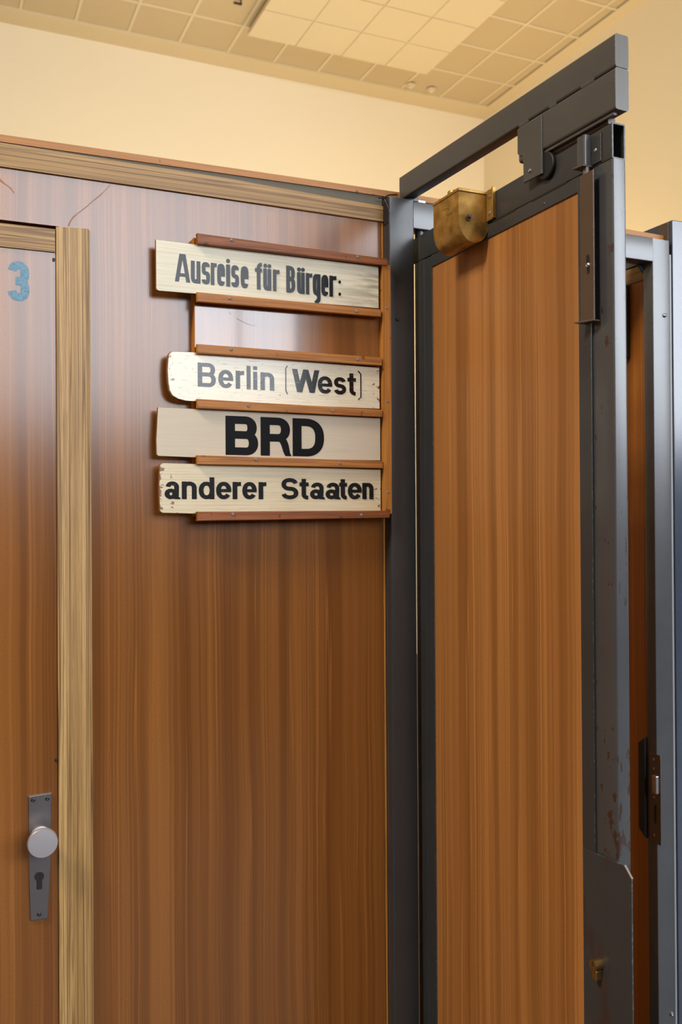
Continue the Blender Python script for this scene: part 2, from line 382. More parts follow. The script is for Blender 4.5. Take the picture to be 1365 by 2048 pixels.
# ceiling: plain border, sunk field of square tiles
TX, TY = 0.1055*H, 0.1165*H
gx1, gy1 = 1.2065*H, 1.8865*H
ncol, nrow = 12, 9
fx1 = gx1+0.026*H; fx0 = gx1-ncol*TX; fy0 = gy1-nrow*TY
ceil = struct('ceiling', add_box(add_box(add_box(add_box(box(LX-0.2, 14.2, WY-0.3, fy0, ZC, ZC+0.3), fx1, 14.2, fy0, BY+0.2, ZC, ZC+0.3),
        LX-0.2, fx0, fy0, BY+0.2, ZC, ZC+0.3), fx0, fx1, gy1, BY+0.2, ZC, ZC+0.3), fx0-0.05, fx1+0.05, fy0-0.05, gy1+0.05, ZC+0.06, ZC+0.30), M['ceil'])
jt = 0.030
tm = {}
for j in range(nrow):
    for i in range(ncol+1):
        x0 = fx0+i*TX; x1 = min(x0+TX, fx1); y0 = fy0+j*TY; k = 'w' if i < ncol else 'n'
        if k not in tm:
            o = obj('ceiling_tile', box(0.5*jt, x1-x0-0.5*jt, 0.5*jt, TY-0.5*jt, 0, 0.05, 0.004, 1), M['tile'], ceil); tm[k] = o
        else:
            o = tm[k].copy(); C.objects.link(o); o.parent = ceil
        o.location = (x0, y0, ZC+0.012)
bm = bmesh.new()
for i in range(ncol+1): add_box(bm, fx0+i*TX-jt/2, fx0+i*TX+jt/2, fy0, gy1, ZC+0.008, ZC+0.055)
for j in range(nrow+1): add_box(bm, fx0, fx1, fy0+j*TY-jt/2, fy0+j*TY+jt/2, ZC+0.006, ZC+0.054)
obj('tile_grid', bm, M['tile_light'], ceil)
# the lowered pale light panel
hR = 0.982*H; zr = 1.6+hR; px0, px1, py1 = 0.590*hR, 1.016*hR, 1.800*hR; rT = (px1-px0)/4; nr = 6
raft = thing('ceiling_panel', 'pale square-tiled panel hung just below the perforated ceiling', 'ceiling panel', ((px0+px1)/2, py1-nr*rT/2, zr))
obj('panel_frame', box(px0+0.01, px1-0.01, py1-nr*rT+0.01, py1-0.01, zr+0.008, zr+0.05), M['ceil'], raft)
first = None
for j in range(nr):
    for i in range(4):
        if first is None:
            first = obj('panel_tile', box(px0+0.006, px0+rT-0.006, py1-rT+0.006, py1-0.006, zr, zr+0.02, 0.003, 1), M['tile_light'], raft); o = first
        else:
            o = first.copy(); C.objects.link(o); o.parent = raft; o.location = (i*rT, -j*rT, 0)
bm = bmesh.new()
for x in (px0+0.25, px1-0.25):
    for y in (py1-0.3, py1-nr*rT+0.3): add_rod(bm, (x, y, zr+0.045), (x, y, ZC+0.06), 0.012)
obj('hanger_rods', bm, M['alu'], raft)
p = at(478, 8, 2, ZC-0.03)
hook = thing('ceiling_hook', 'small dark metal hook under the perforated tiles left of the pale panel', 'hook', (p.x, p.y, ZC+0.01))
obj('hook_plate', box(p.x-0.05, p.x+0.03, p.y-0.012, p.y+0.012, ZC-0.035, ZC-0.02, 0.003), M['black'], hook)
obj('hook_stem', rod((p.x+0.02, p.y, ZC-0.022), (p.x+0.02, p.y, ZC+0.014), 0.008), M['black'], hook)
for k, (u, v) in enumerate(((822, 169), (863, 178))):
    p = at(u, v, 2, ZC)
    t = thing('ceiling_spotlight', ('small dome fixture on the ceiling border, nearer the pale panel', 'small dome fixture on the ceiling border, nearer the room corner')[k], 'ceiling fixture', (p.x, p.y, ZC), 'ceiling fixtures on the plain border')
    bm = bmesh.new(); add_lathe(bm, (p.x, p.y, ZC+0.001), (0, 0, -1), [(0, 0.050), (0.012, 0.050), (0.018, 0.042)], 20); obj('base_ring', bm, M['ceil'], t, True)
    bm = bmesh.new(); add_lathe(bm, (p.x, p.y, ZC-0.017), (0, 0, -1), [(0, 0.030), (0.015, 0.028), (0.024, 0.018), (0.027, 0.0)], 20); obj('lamp_dome', bm, M['tile_light'], t, True)

# ---------------------------------------------------------------- left booth: front, door
Y0 = 1.80; YF = 1.771
booth = thing('booth', 'wood-laminate control booth carrying the wooden sign rack', 'booth', (0.3, 2.3, 0))
def xz(pts, y): return [(p[0], y, p[1]) for p in pts]
BXR = 0.8975
obj('front_panel', prism(xz([(-1.2, 0.0), (-1.2, 2.262), (BXR, 2.262), (BXR, 0.0), (0.212, 0.0), (0.212, 2.157), (-0.75, 2.157), (-0.75, 0.0)], Y0), (0, 0.022, 0)), M['laminate'], booth)
obj('panel_edge_strip', box(BXR+0.0012, 0.903, Y0-0.001, Y0+0.03, 0, 2.250), M['batten'], booth, label='bare orange wood edge strip')
obj('top_trim', prism(xz([(-1.2, 2.2575), (-1.2, 2.2995), (0.10, 2.2985), (0.50, 2.2965), (0.9025, 2.2855), (0.9025, 2.2510), (0.50, 2.2535)], Y0-0.005), (0, 0.005, 0), 0.0008), M['zeb_x'], booth, label='striped light laminate strip')
obj('door_post_strip', prism(xz([(0.2065, 0), (0.2065, 2.1545), (0.2665, 2.1575), (0.2665, 0)], Y0-0.006), (0, 0.010, 0), 0.0015), M['zeb_z'], booth, label='striped light laminate upright strip')
obj('strip_edge', prism(xz([(0.2672, 0), (0.2672, 2.1565), (0.2700, 2.1568), (0.2700, 0)], Y0-0.002), (0, 0.006, 0)), M['zeb_z'], booth)
obj('side_wall', box(0.872, 0.9025, Y0+0.031, 2.95, 0, 2.25), M['laminate_dim'], booth)
obj('back_wall', box(-1.2, 0.87, 2.92, 2.95, 0, 2.25), M['laminate_dim'], booth)
obj('end_wall', box(-1.2, -1.17, Y0+0.024, 2.918, 0, 2.25), M['laminate_dim'], booth)
obj('added_roof', box(-1.2, 0.90, Y0+0.032, 2.95, 2.252, 2.270), M['steel_worn'], booth)  # unseen lid, added to keep light from leaking through the booth
obj('roof_channel', prism(xz([(-1.2, 2.264), (-1.2, 2.2883), (0.107, 2.3018), (0.902, 2.3090), (0.902, 2.264)], Y0+0.0015), (0, 0.020, 0)), plain('matt_grey_channel', (0.17, 0.155, 0.125), 0.85, 0, 0.15), booth)
def crack(pix, wid, Y=Y0-0.0004):
    bm = bmesh.new(); P = [at(u, v, 1, Y) for u, v in pix]; n = len(P); L = []; Rr = []
    for i, p in enumerate(P):
        d = (P[min(i+1, n-1)]-P[max(i-1, 0)]).normalized(); nn = Vector((-d.z, 0, d.x)); k = wid[i]/2*(0.75+0.5*random.random())
        L.append(bm.verts.new(p+nn*k)); Rr.append(bm.verts.new(p-nn*k))
    for i in range(n-1): bm.faces.new((L[i], L[i+1], Rr[i+1], Rr[i]))
    return bm
mm = 0.001
obj('chipped_scratch', crack([(137, 452), (140, 444), (146, 435), (155, 427), (166, 419), (177, 410), (188, 400), (200, 391), (209, 382), (217, 374), (223, 365)],
    [3.4*mm, 3.4*mm, 2.8*mm, 2.0*mm, 1.9*mm, 1.8*mm, 2.2*mm, 2.2*mm, 1.4*mm, 1.0*mm, 0.5*mm]), M['scratch'], booth, label='jagged brown crack in the laminate')
obj('chipped_scratch', crack([(-12, 350), (-2, 358), (4, 363), (11, 369), (19, 374), (25, 381), (29, 387)], [1.5*mm, 4*mm, 3.6*mm, 2.6*mm, 2.4*mm, 2.2*mm, 0.8*mm]), M['scratch'], booth, label='jagged brown crack in the laminate')

door = thing('booth_door', 'laminate booth door bearing a blue figure 3', 'door', (-0.25, Y0+0.01, 0.0))
obj('door_leaf', box(-0.72, 0.2055, Y0+0.001, Y0+0.038, 0.005, 2.1505), M['laminate'], door)
obj('top_strip', prism(xz([(-0.72, 2.1035), (-0.72, 2.1480), (0.2050, 2.1500), (0.2050, 2.1065)], Y0-0.003), (0, 0.004, 0)), M['zeb_x'], door, label='striped light laminate strip')
obj('hinge_pin', box(0.2005, 0.2048, Y0-0.002, Y0+0.002, 2.0895, 2.0955, 0.0008), M['black'], door)
obj('hinge_pin', box(0.2008, 0.2048, Y0-0.002, Y0+0.002, 1.139, 1.145, 0.0008), M['black'], door)
pl_ = obj('handle_plate', prism(xz([(0.1528, 1.0805), (0.1940, 1.0820), (0.1915, 0.96), (0.1860, 0.8475), (0.1552, 0.8480), (0.1530, 0.96)], Y0-0.0035), (0, 0.0045, 0), 0.0008), M['alu_plate'], door, label='tapered satin metal plate')
for u, v in ((66, 1599), (94.5, 1596), (78, 1827)):
    q = at(u, v, 1, Y0); obj('screw', screw_bm((q.x, Y0-0.0035, q.z), (0, -1, 0), 0.0042), M['screw_dark'], pl_, True)
kz, kx = 1.004, 0.1735
bm = bmesh.new(); add_lathe(bm, (kx, Y0-0.002, kz), (0, -1, 0), [(0, 0.0185), (0.004, 0.018), (0.007, 0.0125), (0.016, 0.0105), (0.024, 0.013), (0.030, 0.021), (0.034, 0.0255), (0.039, 0.0272), (0.0435, 0.0272), (0.0458, 0.0258), (0.0464, 0.012), (0.0462, 0.0)], 48)
obj('knob', bm, M['knob'], pl_, True, label='round flat-faced satin knob')
bm = bmesh.new(); add_rod(bm, (0.1712, Y0-0.001, 0.9290), (0.1712, Y0-0.0052, 0.9290), 0.0085, 24)
add_box(bm, 0.1662, 0.1762, Y0-0.0050, Y0-0.001, 0.9045, 0.926, 0.0015)
obj('lock_cylinder', bm, plain('dark_lock_metal', (0.07, 0.065, 0.06), 0.4, 0.8), pl_)
bm = bmesh.new(); add_box(bm, 0.1705, 0.1722, Y0-0.0057, Y0-0.0040, 0.926, 0.9365)
obj('keyhole', bm, M['gap'], pl_)

# orange-edged board lying along the top of the booths
tb = thing('top_board', 'long thin orange-brown edged board running along the booth tops', 'board', (0.7, 1.80, 2.30))
bm = bmesh.new()
secs = [(-1.2, 2.2885), (0.107, 2.3020), (0.94, 2.3100), (1.58, 2.3070), (1.7095, 2.3050)]
ring = []
for x, z in secs: ring.append([bm.verts.new(c) for c in ((x, 1.799, z), (x, 1.835, z), (x, 1.835, z+0.0135), (x, 1.799, z+0.0135))])
for a, b in zip(ring, ring[1:]):
    for i in range(4): bm.faces.new((a[i], a[(i+1) % 4], b[(i+1) % 4], b[i]))
bm.faces.new(ring[0]); bm.faces.new(list(reversed(ring[-1])))
obj('board_edge', bm, M['edge_wood'], tb)

# ---------------------------------------------------------------- sign rack and its boards
YB, YR, YS = 1.776, 1.755, 1.7655
rack = thing('sign_rack', 'slotted wooden rack of pine rails screwed to the booth front', 'sign rack', (0.69, Y0, 1.6))
zt = 2.160; zb = 1.603
obj('backing_board', box(0.4702, 0.9035, YB, Y0-0.0003, zb, zt), M['laminate_gloss'], rack, label='glossy laminate backing board')
obj('fine_scratch', crack([(473, 637), (485, 643), (495, 648), (503, 650), (513, 652)], [0.0005, 0.0005, 0.0004, 0.0003, 0.0003], YB-0.0003), M['gap'], rack)
obj('fine_scratch', crack([(459, 624), (460.5, 627), (461.5, 629)], [0.0012, 0.0010, 0.0006], YB-0.0003), M['edge_wood'], rack)
obj('edge_lipping', box(0.4688, 0.4700, YB-0.0002, Y0-0.0003, zb, zt), M['batten'], rack, label='raw orange left edge')
bt = obj('side_batten', box(0.8800, 0.9005, YR+0.004, YB-0.0002, 1.606, 2.146, 0.0008), M['batten'], rack)
for u, v in ((774, 616), (775.3, 802.4), (777, 984.3)):
    q = at(u, v, 1, YR+0.004); obj('screw', screw_bm((min(q.x, 0.8975), YR+0.004, q.z), (0, -1, 0), 0.0028, 0.0015), M['screw'], bt, True)
rails = [  # left top, left bottom, right top, right bottom (photo), material, screws
    ((394.5, 466), (394.5, 486.5), (775.5, 517.5), (775.5, 531.0), 'rail_dark', ((463.6, 480), (715.6, 514))),
    ((394.5, 583.8), (394.5, 603.0), (763.0, 618.8), (763.0, 633.5), 'rail', ((460, 596.5), (713, 622.5))),
    ((394.5, 687.8), (394.5, 706.5), (765.0, 715.2), (765.0, 731.0), 'rail', ((462.5, 698.8), (715.8, 719))),
    ((394.5, 797.7), (394.5, 816.3), (766.0, 819.6), (766.0, 833.8), 'rail', ((497, 811.4), (665.7, 821.4))),
    ((394.5, 910.3), (394.5, 928.5), (767.0, 922.2), (767.0, 936.6), 'rail', ((512.5, 919), (680, 926.2))),
    ((394.5, 1023.3), (394.5, 1042.3), (780.5, 1021.0), (780.5, 1035.5), 'rail_dark', ((466, 1028.5), (723.4, 1030)))]
for a, b, c, d, mname, scr in rails:
    P = [at(*q, 1, YR) for q in (a, c, d, b)]
    r = obj('rail', prism(P, (0, YS-YR+0.0003, 0), 0.0014), M[mname], rack)
    zc0 = (P[0].z+P[3].z)/2; zc1 = (P[1].z+P[2].z)/2
    obj('spacer', prism([(0.472, YS+0.0004, zc0+0.0042), (0.879, YS+0.0004, zc1+0.0042), (0.879, YS+0.0004, zc1-0.0042), (0.472, YS+0.0004, zc0-0.0042)], (0, YB-YS-0.0006, 0)), M[mname], r)
    for u, v in scr:
        q = at(u, v, 1, YR); obj('screw', screw_bm((q.x, YR, q.z), (0, -1, 0), 0.0036), M['screw'], r, True)

# ---- hand-drawn letters: strokes swept with an elliptical pen
def sgnpow(c, e): return math.copysign(abs(c)**e, c)
def arc(cx, cy, rx, ry, a0, a1, p=2.25, n=22):
    return [(cx+rx*sgnpow(math.cos(math.radians(a0+(a1-a0)*i/n)), 2/p), cy+ry*sgnpow(math.sin(math.radians(a0+(a1-a0)*i/n)), 2/p)) for i in range(n+1)]
def ribbon(pts, wx, wy, closed=False):
    q = [pts[0]]
    for t in pts[1:]:
        if abs(t[0]-q[-1][0])+abs(t[1]-q[-1][1]) > 1e-7: q.append(t)
    n = len(q); out = []
    for i in range(n):
        a = q[i-1] if i else (q[-2] if closed else q[0]); b = q[i+1] if i < n-1 else (q[1] if closed else q[-1])
        dx, dy = b[0]-a[0], b[1]-a[1]; L = math.hypot(dx, dy) or 1
        nx, ny = -dy/L, dx/L; out.append(((q[i][0]+nx*wx/2, q[i][1]+ny*wy/2), (q[i][0]-nx*wx/2, q[i][1]-ny*wy/2)))
    return [(out[i][0], out[i+1][0], out[i+1][1], out[i][1]) for i in range(n-1)]
def R4(x0, x1, y0, y1): return [((x0, y0), (x1, y0), (x1, y1), (x0, y1))]
def disc(cx, cy, rx, ry, n=14): return [tuple((cx+rx*math.cos(2*PI*i/n), cy+ry*math.sin(2*PI*i/n)) for i in range(n))]
def glyph(ch, W, X, CAP, wx, wy, p):
    """list of strokes (each a list of convex polygons) for a letter W wide; X = x-height, CAP = cap height"""
    if ch == 'n': return [R4(0, wx, 0, X), ribbon(arc(W/2, X-0.36*X, (W-wx)/2, 0.36*X-wy/2, 172, 0, p)+[(W-wx/2, 0)], wx, wy)]
    if ch in 'uü':
        s = [[tuple((W-x, X-y) for x, y in q) for q in st] for st in glyph('n', W, X, CAP, wx, wy, p)]
        if ch == 'ü':
            r = wx*0.52; y = X+(CAP-X)*0.62 if X < 0.75*CAP else X*1.13
            s += [disc(W*0.26, y, r, r*1.05), disc(W*0.78, y, r, r*1.05)]
        return s
    if ch == 'e':
        rx, ry = (W-wx)/2, (X-wy)/2
        return [ribbon(arc(W/2, X/2, rx, ry, 0, 326, p, 34), wx, wy), R4(wx*0.5, W-wx*0.02, X*0.5-wy*0.42, X*0.5+wy*0.38)]
    if ch == 'a':
        rx = (W*0.90-wx)/2
        return [ribbon(arc(W*0.06+wx/2+rx*0.94, X*0.66, rx*0.94, X*0.34-wy/2, 172, 0, p)+[(W*0.90-wx/2, 0.0)], wx*0.97, wy),
                ribbon([(W*0.90-wx/2, X*0.22)]+arc(W*0.90+wx*0.12, X*0.16, wx*0.62, X*0.16-wy*0.25, 180, 285, p), wx, wy*0.55),
                ribbon(arc(W*0.40, X*0.30, W*0.40-wx/2, X*0.30-wy/2, 0, 360, p, 30), wx, wy*0.95, True)]
    if ch == 'r':
        return [R4(0, wx, 0, X), ribbon(arc(wx/2+(W-wx*0.5)*0.98, X-0.30*X, (W-wx*0.5)*0.98, 0.30*X-wy/2, 178, 90, min(p, 2.4)), wx*0.8, wy)]
    if ch == 'd':
        return [ribbon(arc(W/2, X/2, (W-wx)/2, (X-wy)/2, 0, 360, p, 34), wx, wy, True), R4(W-wx, W, 0, CAP)]
    if ch == 'g':
        D = CAP*0.22
        return [ribbon(arc(W/2, X/2, (W-wx)/2, (X-wy)/2, 0, 360, p, 34), wx, wy, True),
                ribbon([(W-wx/2, X)]+arc(W/2, -D+0.22*X, (W-wx)/2, 0.22*X+wy*0.0, 0, -120, p), wx, wy)]
    if ch == 's' or ch == 'S':
        h = X if ch == 's' else CAP
        rx, r = (W-wx)/2, (h-wy)/4
        return [ribbon(arc(W/2, h-wy/2-r, rx*0.96, r, 12, 270, p, 26)+arc(W/2, wy/2+r, rx, r, 90, -168, p, 26), wx, wy)]
    if ch == 'l': return [R4(0, W, 0, CAP)]
    if ch == 'i':
        if p > 3: return [R4(0, W, 0, X), disc(W/2, CAP*0.93, W*0.5, W*0.52)]
        return [R4(0, W, 0, X), R4(0, W, CAP-wy*0.95, CAP)]
    if ch == 't':
        cx = W*0.46; T = CAP*0.97
        return [ribbon([(cx, T), (cx, X*0.3)]+arc(cx+W*0.50, X*0.28, W*0.50, X*0.28-wy*0.42, 180, 268, 2.2), wx, wy), R4(0, W*0.98, X-wy*1.0, X)]
    if ch == 'f':
        cx = W*0.52
        return [ribbon([(cx, 0), (cx, CAP*0.8)]+arc(cx+W*0.50, CAP*0.78, W*0.50, CAP*0.22-wy/2, 180, 92, 2.4), wx, wy), R4(0, W, X*0.98-wy, X*0.98)]
    if ch == 'B':
        m = CAP*0.52
        def lobe(xe, y0, y1): r = (y1-y0)/2; return ribbon([(0, y0)]+[(xe-wx/2-r*0.95, y0)]+arc(xe-wx/2-r*0.95, y0+r, r*0.95, r, -90, 90, p)+[(0, y1)], wx, wy)
        return [R4(0, wx, 0, CAP), lobe(W*0.96, m, CAP-wy/2), lobe(W, wy/2, m)]
    if ch == 'R':
        m = CAP*0.47; y1 = CAP-wy/2; r = (y1-m)/2; xe = W*0.95
        lf = [(0.44, 0.40), (0.56, 0.39), (0.63, 0.34), (0.68, 0.24), (0.72, 0.13), (0.765, 0.04), (0.80, 0.0)]
        rt = [(0.60, 0.56), (0.76, 0.48), (0.84, 0.42), (0.895, 0.32), (0.925, 0.20), (0.95, 0.08), (1.0, 0.0)]
        leg = [tuple((x*W, y*CAP) for x, y in (lf[i], lf[i+1], rt[i+1], rt[i])) for i in range(6)]
        return [R4(0, wx, 0, CAP), ribbon([(0, m), (xe-wx/2-r, m)]+arc(xe-wx/2-r, m+r, r, r, -90, 90, p)+[(0, y1)], wx, wy), leg]
    if ch == 'D':
        r = (CAP-wy)/2
        return [R4(0, wx, 0, CAP), ribbon([(0, wy/2), (W-wx/2-r*1.0, wy/2)]+arc(W-wx/2-r*1.0, CAP/2, r*1.0, r, -90, 90, 2.4)+[(0, CAP-wy/2)], wx, wy)]
    def dia(x0, x1, h0, h1, w2): return [((x0-w2/2, h0), (x0+w2/2, h0), (x1+w2/2, h1), (x1-w2/2, h1))]
    if ch == 'W':
        w2 = wx*1.08
        return [dia(W*0.27, w2/2, 0, CAP, w2), dia(W*0.27, W*0.5, 0, CAP, w2), dia(W*0.73, W*0.5, 0, CAP, w2), dia(W*0.73, W-w2/2, 0, CAP, w2)]
    if ch == 'A':
        w2 = wx*1.02
        return [dia(w2/2, W*0.43, 0, CAP, w2), dia(W-w2/2, W*0.57, 0, CAP, w2), R4(W*0.24, W*0.76, CAP*0.19, CAP*0.19+wy*0.85)]
    if ch == ':': return [disc(W/2, X*0.16, W*0.46, W*0.52), disc(W/2, X*0.74, W*0.46, W*0.52)]
    if ch == '(': return [ribbon([(W-wx*0.4, CAP), (wx/2, CAP*0.90), (wx/2, CAP*0.12), (W-wx*0.4, 0)], wx, wx)]
    if ch == ')': return [ribbon([(wx*0.4, CAP), (W-wx/2, CAP*0.90), (W-wx/2, CAP*0.10), (wx*0.4, 0)], wx, wx)]
    if ch == '3':
        r = (CAP-wy)/4; rx = (W-wx)/2
        return [ribbon(arc(W/2, CAP-wy/2-r, rx*0.96, r, 168, -90, p, 26), wx, wy), ribbon(arc(W/2, wy/2+r, rx, r, 90, -168, p, 26), wx, wy), R4(W*0.36, W*0.62, CAP/2-wy/2, CAP/2+wy/2)]
    return []
def hull(pts):
    p = sorted(set((round(a, 7), round(b, 7)) for a, b in pts))
    if len(p) < 3: return []
    def half(seq):
        h = []
        for q in seq:
            while len(h) > 1 and (h[-1][0]-h[-2][0])*(q[1]-h[-2][1])-(h[-1][1]-h[-2][1])*(q[0]-h[-2][0]) <= 1e-12: h.pop()
            h.append(q)
        return h
    a, b = half(p), half(reversed(p)); r = a[:-1]+b[:-1]
    return r if len(r) > 2 else []
def lettering(items, base, X, CAP, wx, wy, p, Y, mat, parent, name='lettering'):
    """items: (char, photo u0, photo u1[, overrides]); base: two photo points on the baseline"""
    b0, b1 = (at(*q, 1, Y) for q in base); bm = bmesh.new(); k = 0; o = None
    for it in items:
        if it is None:
            o = obj(name, bm, mat, parent); bm = bmesh.new(); continue
        ch, u0, u1 = it[:3]; ov = it[3] if len(it) > 3 else {}
        vm = base[0][1]
        x0 = at(u0, vm, 1, Y).x; x1 = at(u1, vm, 1, Y).x
        zb_ = b0.z+(b1.z-b0.z)*(x0-b0.x)/(b1.x-b0.x)+ov.get('dz', 0)
        for st in glyph(ch, x1-x0, ov.get('X', X), ov.get('CAP', CAP), ov.get('wx', wx), ov.get('wy', wy), ov.get('p', p)):
            for pi_, poly in enumerate(st):
                poly = hull(poly)
                if not poly: continue
                try: bm.faces.new([bm.verts.new((x0+a, Y-0.00025-k*0.00004-(pi_ % 40)*0.000001, zb_+b)) for a, b in poly])
                except ValueError: pass
            k += 1
    o = obj(name, bm, mat, parent)
    return o
BT0, BT1 = 1.7665, 1.7745
def sign(label, pix, mat, bev=0.0008, gr=0.0006):
    P = [at(u, v, 1, BT0) for u, v in pix]
    lo = min(q.z for q in P); mx = sum(q.x for q in P)/len(P)
    t = thing('sign_board', label, 'sign', (mx, (BT0+BT1)/2, lo), 'destination boards slotted in the wooden rack')
    obj('board_face', prism([(q.x, BT0, q.z) for q in P], (0, 0.0012, 0), 0.0004), mat, t)
    cx = mx; cz = sum(q.z for q in P)/len(P)
    obj('board_core', prism([(q.x+(-gr if q.x < cx else 0.0004), BT0+0.0013, q.z+(0.0005 if q.z > cz else -0.0005)) for q in P], (0, BT1-BT0-0.0014, 0), bev), M['board_edge'], t, label='bare brown wood edge')
    return t
sa = sign('topmost cream board lettered Ausreise für Bürger, greyish wood grain showing', [(312.3, 479.3), (757.5, 533.6), (758, 616.5), (318, 581.3), (314, 579), (313, 576)], M['board_a'])
sb = sign('ivory board lettered Berlin (West), cracked paint and rounded left corners', [(337.5, 712), (340, 707), (345, 703.3), (385, 704.7), (759, 735.7), (760, 817.6), (386, 802), (372, 801), (357, 797.5), (346, 791), (340, 781), (337.5, 765), (336, 740)], M['board_b'], 0.0012, 0.0022)
sc = sign('smooth beige board with the big black letters BRD', [(316.5, 814.5), (761, 836.7), (761.3, 921), (389, 914.4), (317, 911.8), (314, 909), (313.2, 880)], M['board_c'])
sd = sign('lowest cream board lettered anderer Staaten, paint chipped at its left end', [(320, 933), (322, 928.5), (327, 926.3), (762, 939.5), (762, 1022.4), (390, 1027), (325, 1025.5), (320.5, 1022), (319, 980)], M['board_d'], 0.001, 0.0014)
Yl = BT0
lettering([('A', 350, 380.7), ('u', 382, 401.2), ('s', 403.6, 420.4), ('r', 421.9, 434.0, dict(wx=0.0074)), ('e', 434.7, 450.4), ('i', 452.6, 460.6), ('s', 462.7, 478.3), ('e', 481.8, 497.3), None,
           ('f', 510.3, 524.4), ('ü', 526.8, 542.8), ('r', 546.2, 559.4, dict(wx=0.0074)), None, ('B', 572.8, 590.5), ('ü', 594.3, 609.5), ('r', 612, 624.8, dict(wx=0.0074)), ('g', 625.7, 641), ('e', 642.9, 656.8), ('r', 659, 673, dict(wx=0.0080)), (':', 676.4, 682.2)],
          ((352, 562.8), (575, 584.9)), 0.0445, 0.0555, 0.0079, 0.0080, 3.4, Yl, M['ink_a'], sa)
lettering([('B', 395.7, 432), ('e', 437, 466.7), ('r', 471.7, 489), ('l', 493.6, 501.6), ('i', 506.8, 514.8), ('n', 521.4, 548.6), None, ('(', 571, 576.2, dict(wx=0.0022, CAP=0.0585, dz=-0.0055)),
           ('W', 584.8, 639, dict(wx=0.0105)), ('e', 635.8, 664.8), ('s', 668, 692.4), ('t', 695.2, 712.4), (')', 715.6, 723, dict(wx=0.0026, CAP=0.062, dz=-0.0095))],
          ((400, 773.2), (610, 785)), 0.0365, 0.0478, 0.0093, 0.0078, 2.2, Yl, M['ink'], sb)
lettering([('B', 451.5, 516.7), ('R', 521.7, 583.6), ('D', 585.7, 648.6)], ((455, 909.8), (588, 912.3)), 0.06, 0.0790, 0.0200, 0.0158, 2.2, Yl, M['ink_flat'], sc)
lettering([('a', 329.4, 361), ('n', 363.8, 393.8), ('d', 397.7, 429.2), ('e', 432.5, 463), ('r', 465.5, 482.7), ('e', 485, 513.8), ('r', 517.5, 533.2), None,
           ('S', 562.9, 597), ('t', 599.4, 618), ('a', 620.4, 650), ('a', 651.4, 681.3), ('t', 678.7, 694.7), ('e', 696, 723.8), ('n', 725, 747.2)],
          ((365, 998.4), (735, 998.4)), 0.0350, 0.0438, 0.0100, 0.0080, 2.2, Yl, M['ink_d'], sd)
lettering([('3', 15.4, 59)], ((20, 600.5), (55, 602.5)), 0.06, 0.0745, 0.0155, 0.0150, 2.5, Y0+0.0008, M['blue_paint'], door, 'blue_number')

# ---------------------------------------------------------------- steel portal frame round the opening
XP0, XP1 = 0.904, 0.966
fr = thing('steel_doorway', 'blue-grey steel doorway with a welded header over the passage', 'door frame', (1.3, 1.80, 0))
post = obj('left_post', tube((XP0, YF, 0), (1, 0, 0), (0, 1, 0), (0, 0, 1), 2.300, XP1-XP0, 0.058, 0.003, 0.003, False), M['steel'], fr, True)
obj('header', tube((XP1-0.001, YF+0.0004, 2.2375), (0, 1, 0), (0, 0, 1), (1, 0, 0), 1.6470-XP1+0.002, 0.040, 0.0605, 0.002, 0.003, False), M['steel_worn'], fr, True)
rp = obj('right_post', tube((1.6470, YF, 0), (1, 0, 0), (0, 1, 0), (0, 0, 1), 2.2960, 0.0555, 0.034, 0.002, 0.003, False), M['steel_worn'], fr, True)
obj('edge_bar', box(1.7028, 1.7090, YF+0.001, YF+0.02, 0, 2.262, 0.0008), plain('pale_bare_steel', (0.30, 0.31, 0.31), 0.4), fr, label='narrow pale worn edge bar')
obj('gusset_plate', prism([(1.6300, 1.806, 2.2372), (1.6760, 1.806, 2.2372), (1.6760, 1.806, 2.190)], (0, 0.004, 0)), M['steel_blue'], fr)
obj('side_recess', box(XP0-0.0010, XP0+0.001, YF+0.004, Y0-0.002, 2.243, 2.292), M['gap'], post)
for x, z, r in ((0.9222, 2.033, 0.0052),):
    obj('bolt', screw_bm((x, YF, z), (0, -1, 0), r, 0.004), M['steel'], post, True)
for x, z in ((1.6843, 2.1047), (1.688, 0.3412)):
    obj('bolt', screw_bm((x, YF, z), (0, -1, 0), 0.0058, 0.005), M['alu'], rp, True)
bm = bmesh.new(); add_lathe(bm, (0.990, 1.790, 2.2225), (0, 0, 1), [(0, 0.011), (0.0158, 0.011)], 18); obj('hinge_pin', bm, M['steel'], fr, True)
# weld stubs carrying the beam
obj('beam_stub', box(0.985, 1.004, 1.786, 1.806, 2.2975, 2.3085, 0.001), M['alu'], fr); obj('beam_stub', box(0.955, 0.980, 1.776, 1.80, 2.2995, 2.3085, 0.001), M['steel'], fr)
# lock keep on the right post
kp = obj('strike_plate', box(1.6446, 1.6469, 1.7560, 1.7945+0.0, 0.775, 1.000, 0.0006), M['steel_brown'], fr, label='brown steel strike plate with slots')
obj('latch_tongue', box(1.6340, 1.6460, 1.7600, 1.7755, 0.9030, 0.9480, 0.002), M['alu'], kp, label='bright steel tongue')
obj('bolt_slot', box(1.6438, 1.6447, 1.7705, 1.7775, 0.826, 0.872), M['gap'], kp)
for z in (0.985, 0.962, 0.890, 0.795): obj('screw', screw_bm((1.6448, 1.7790, z), (-1, 0, 0), 0.0035, 0.001), M['screw'], kp, True)
bm = bmesh.new()
c_ = [(1.6000, 0.0)]
add_prism(bm, [(1.640, 1.806, 1.0350), (1.640, 1.830, 1.0180), (1.640, 1.830, 0.7980), (1.640, 1.806, 0.7790)], (0.02, 0, 0), 0.002)
obj('keep_box', bm, M['black'], fr, label='black lock box behind the post')

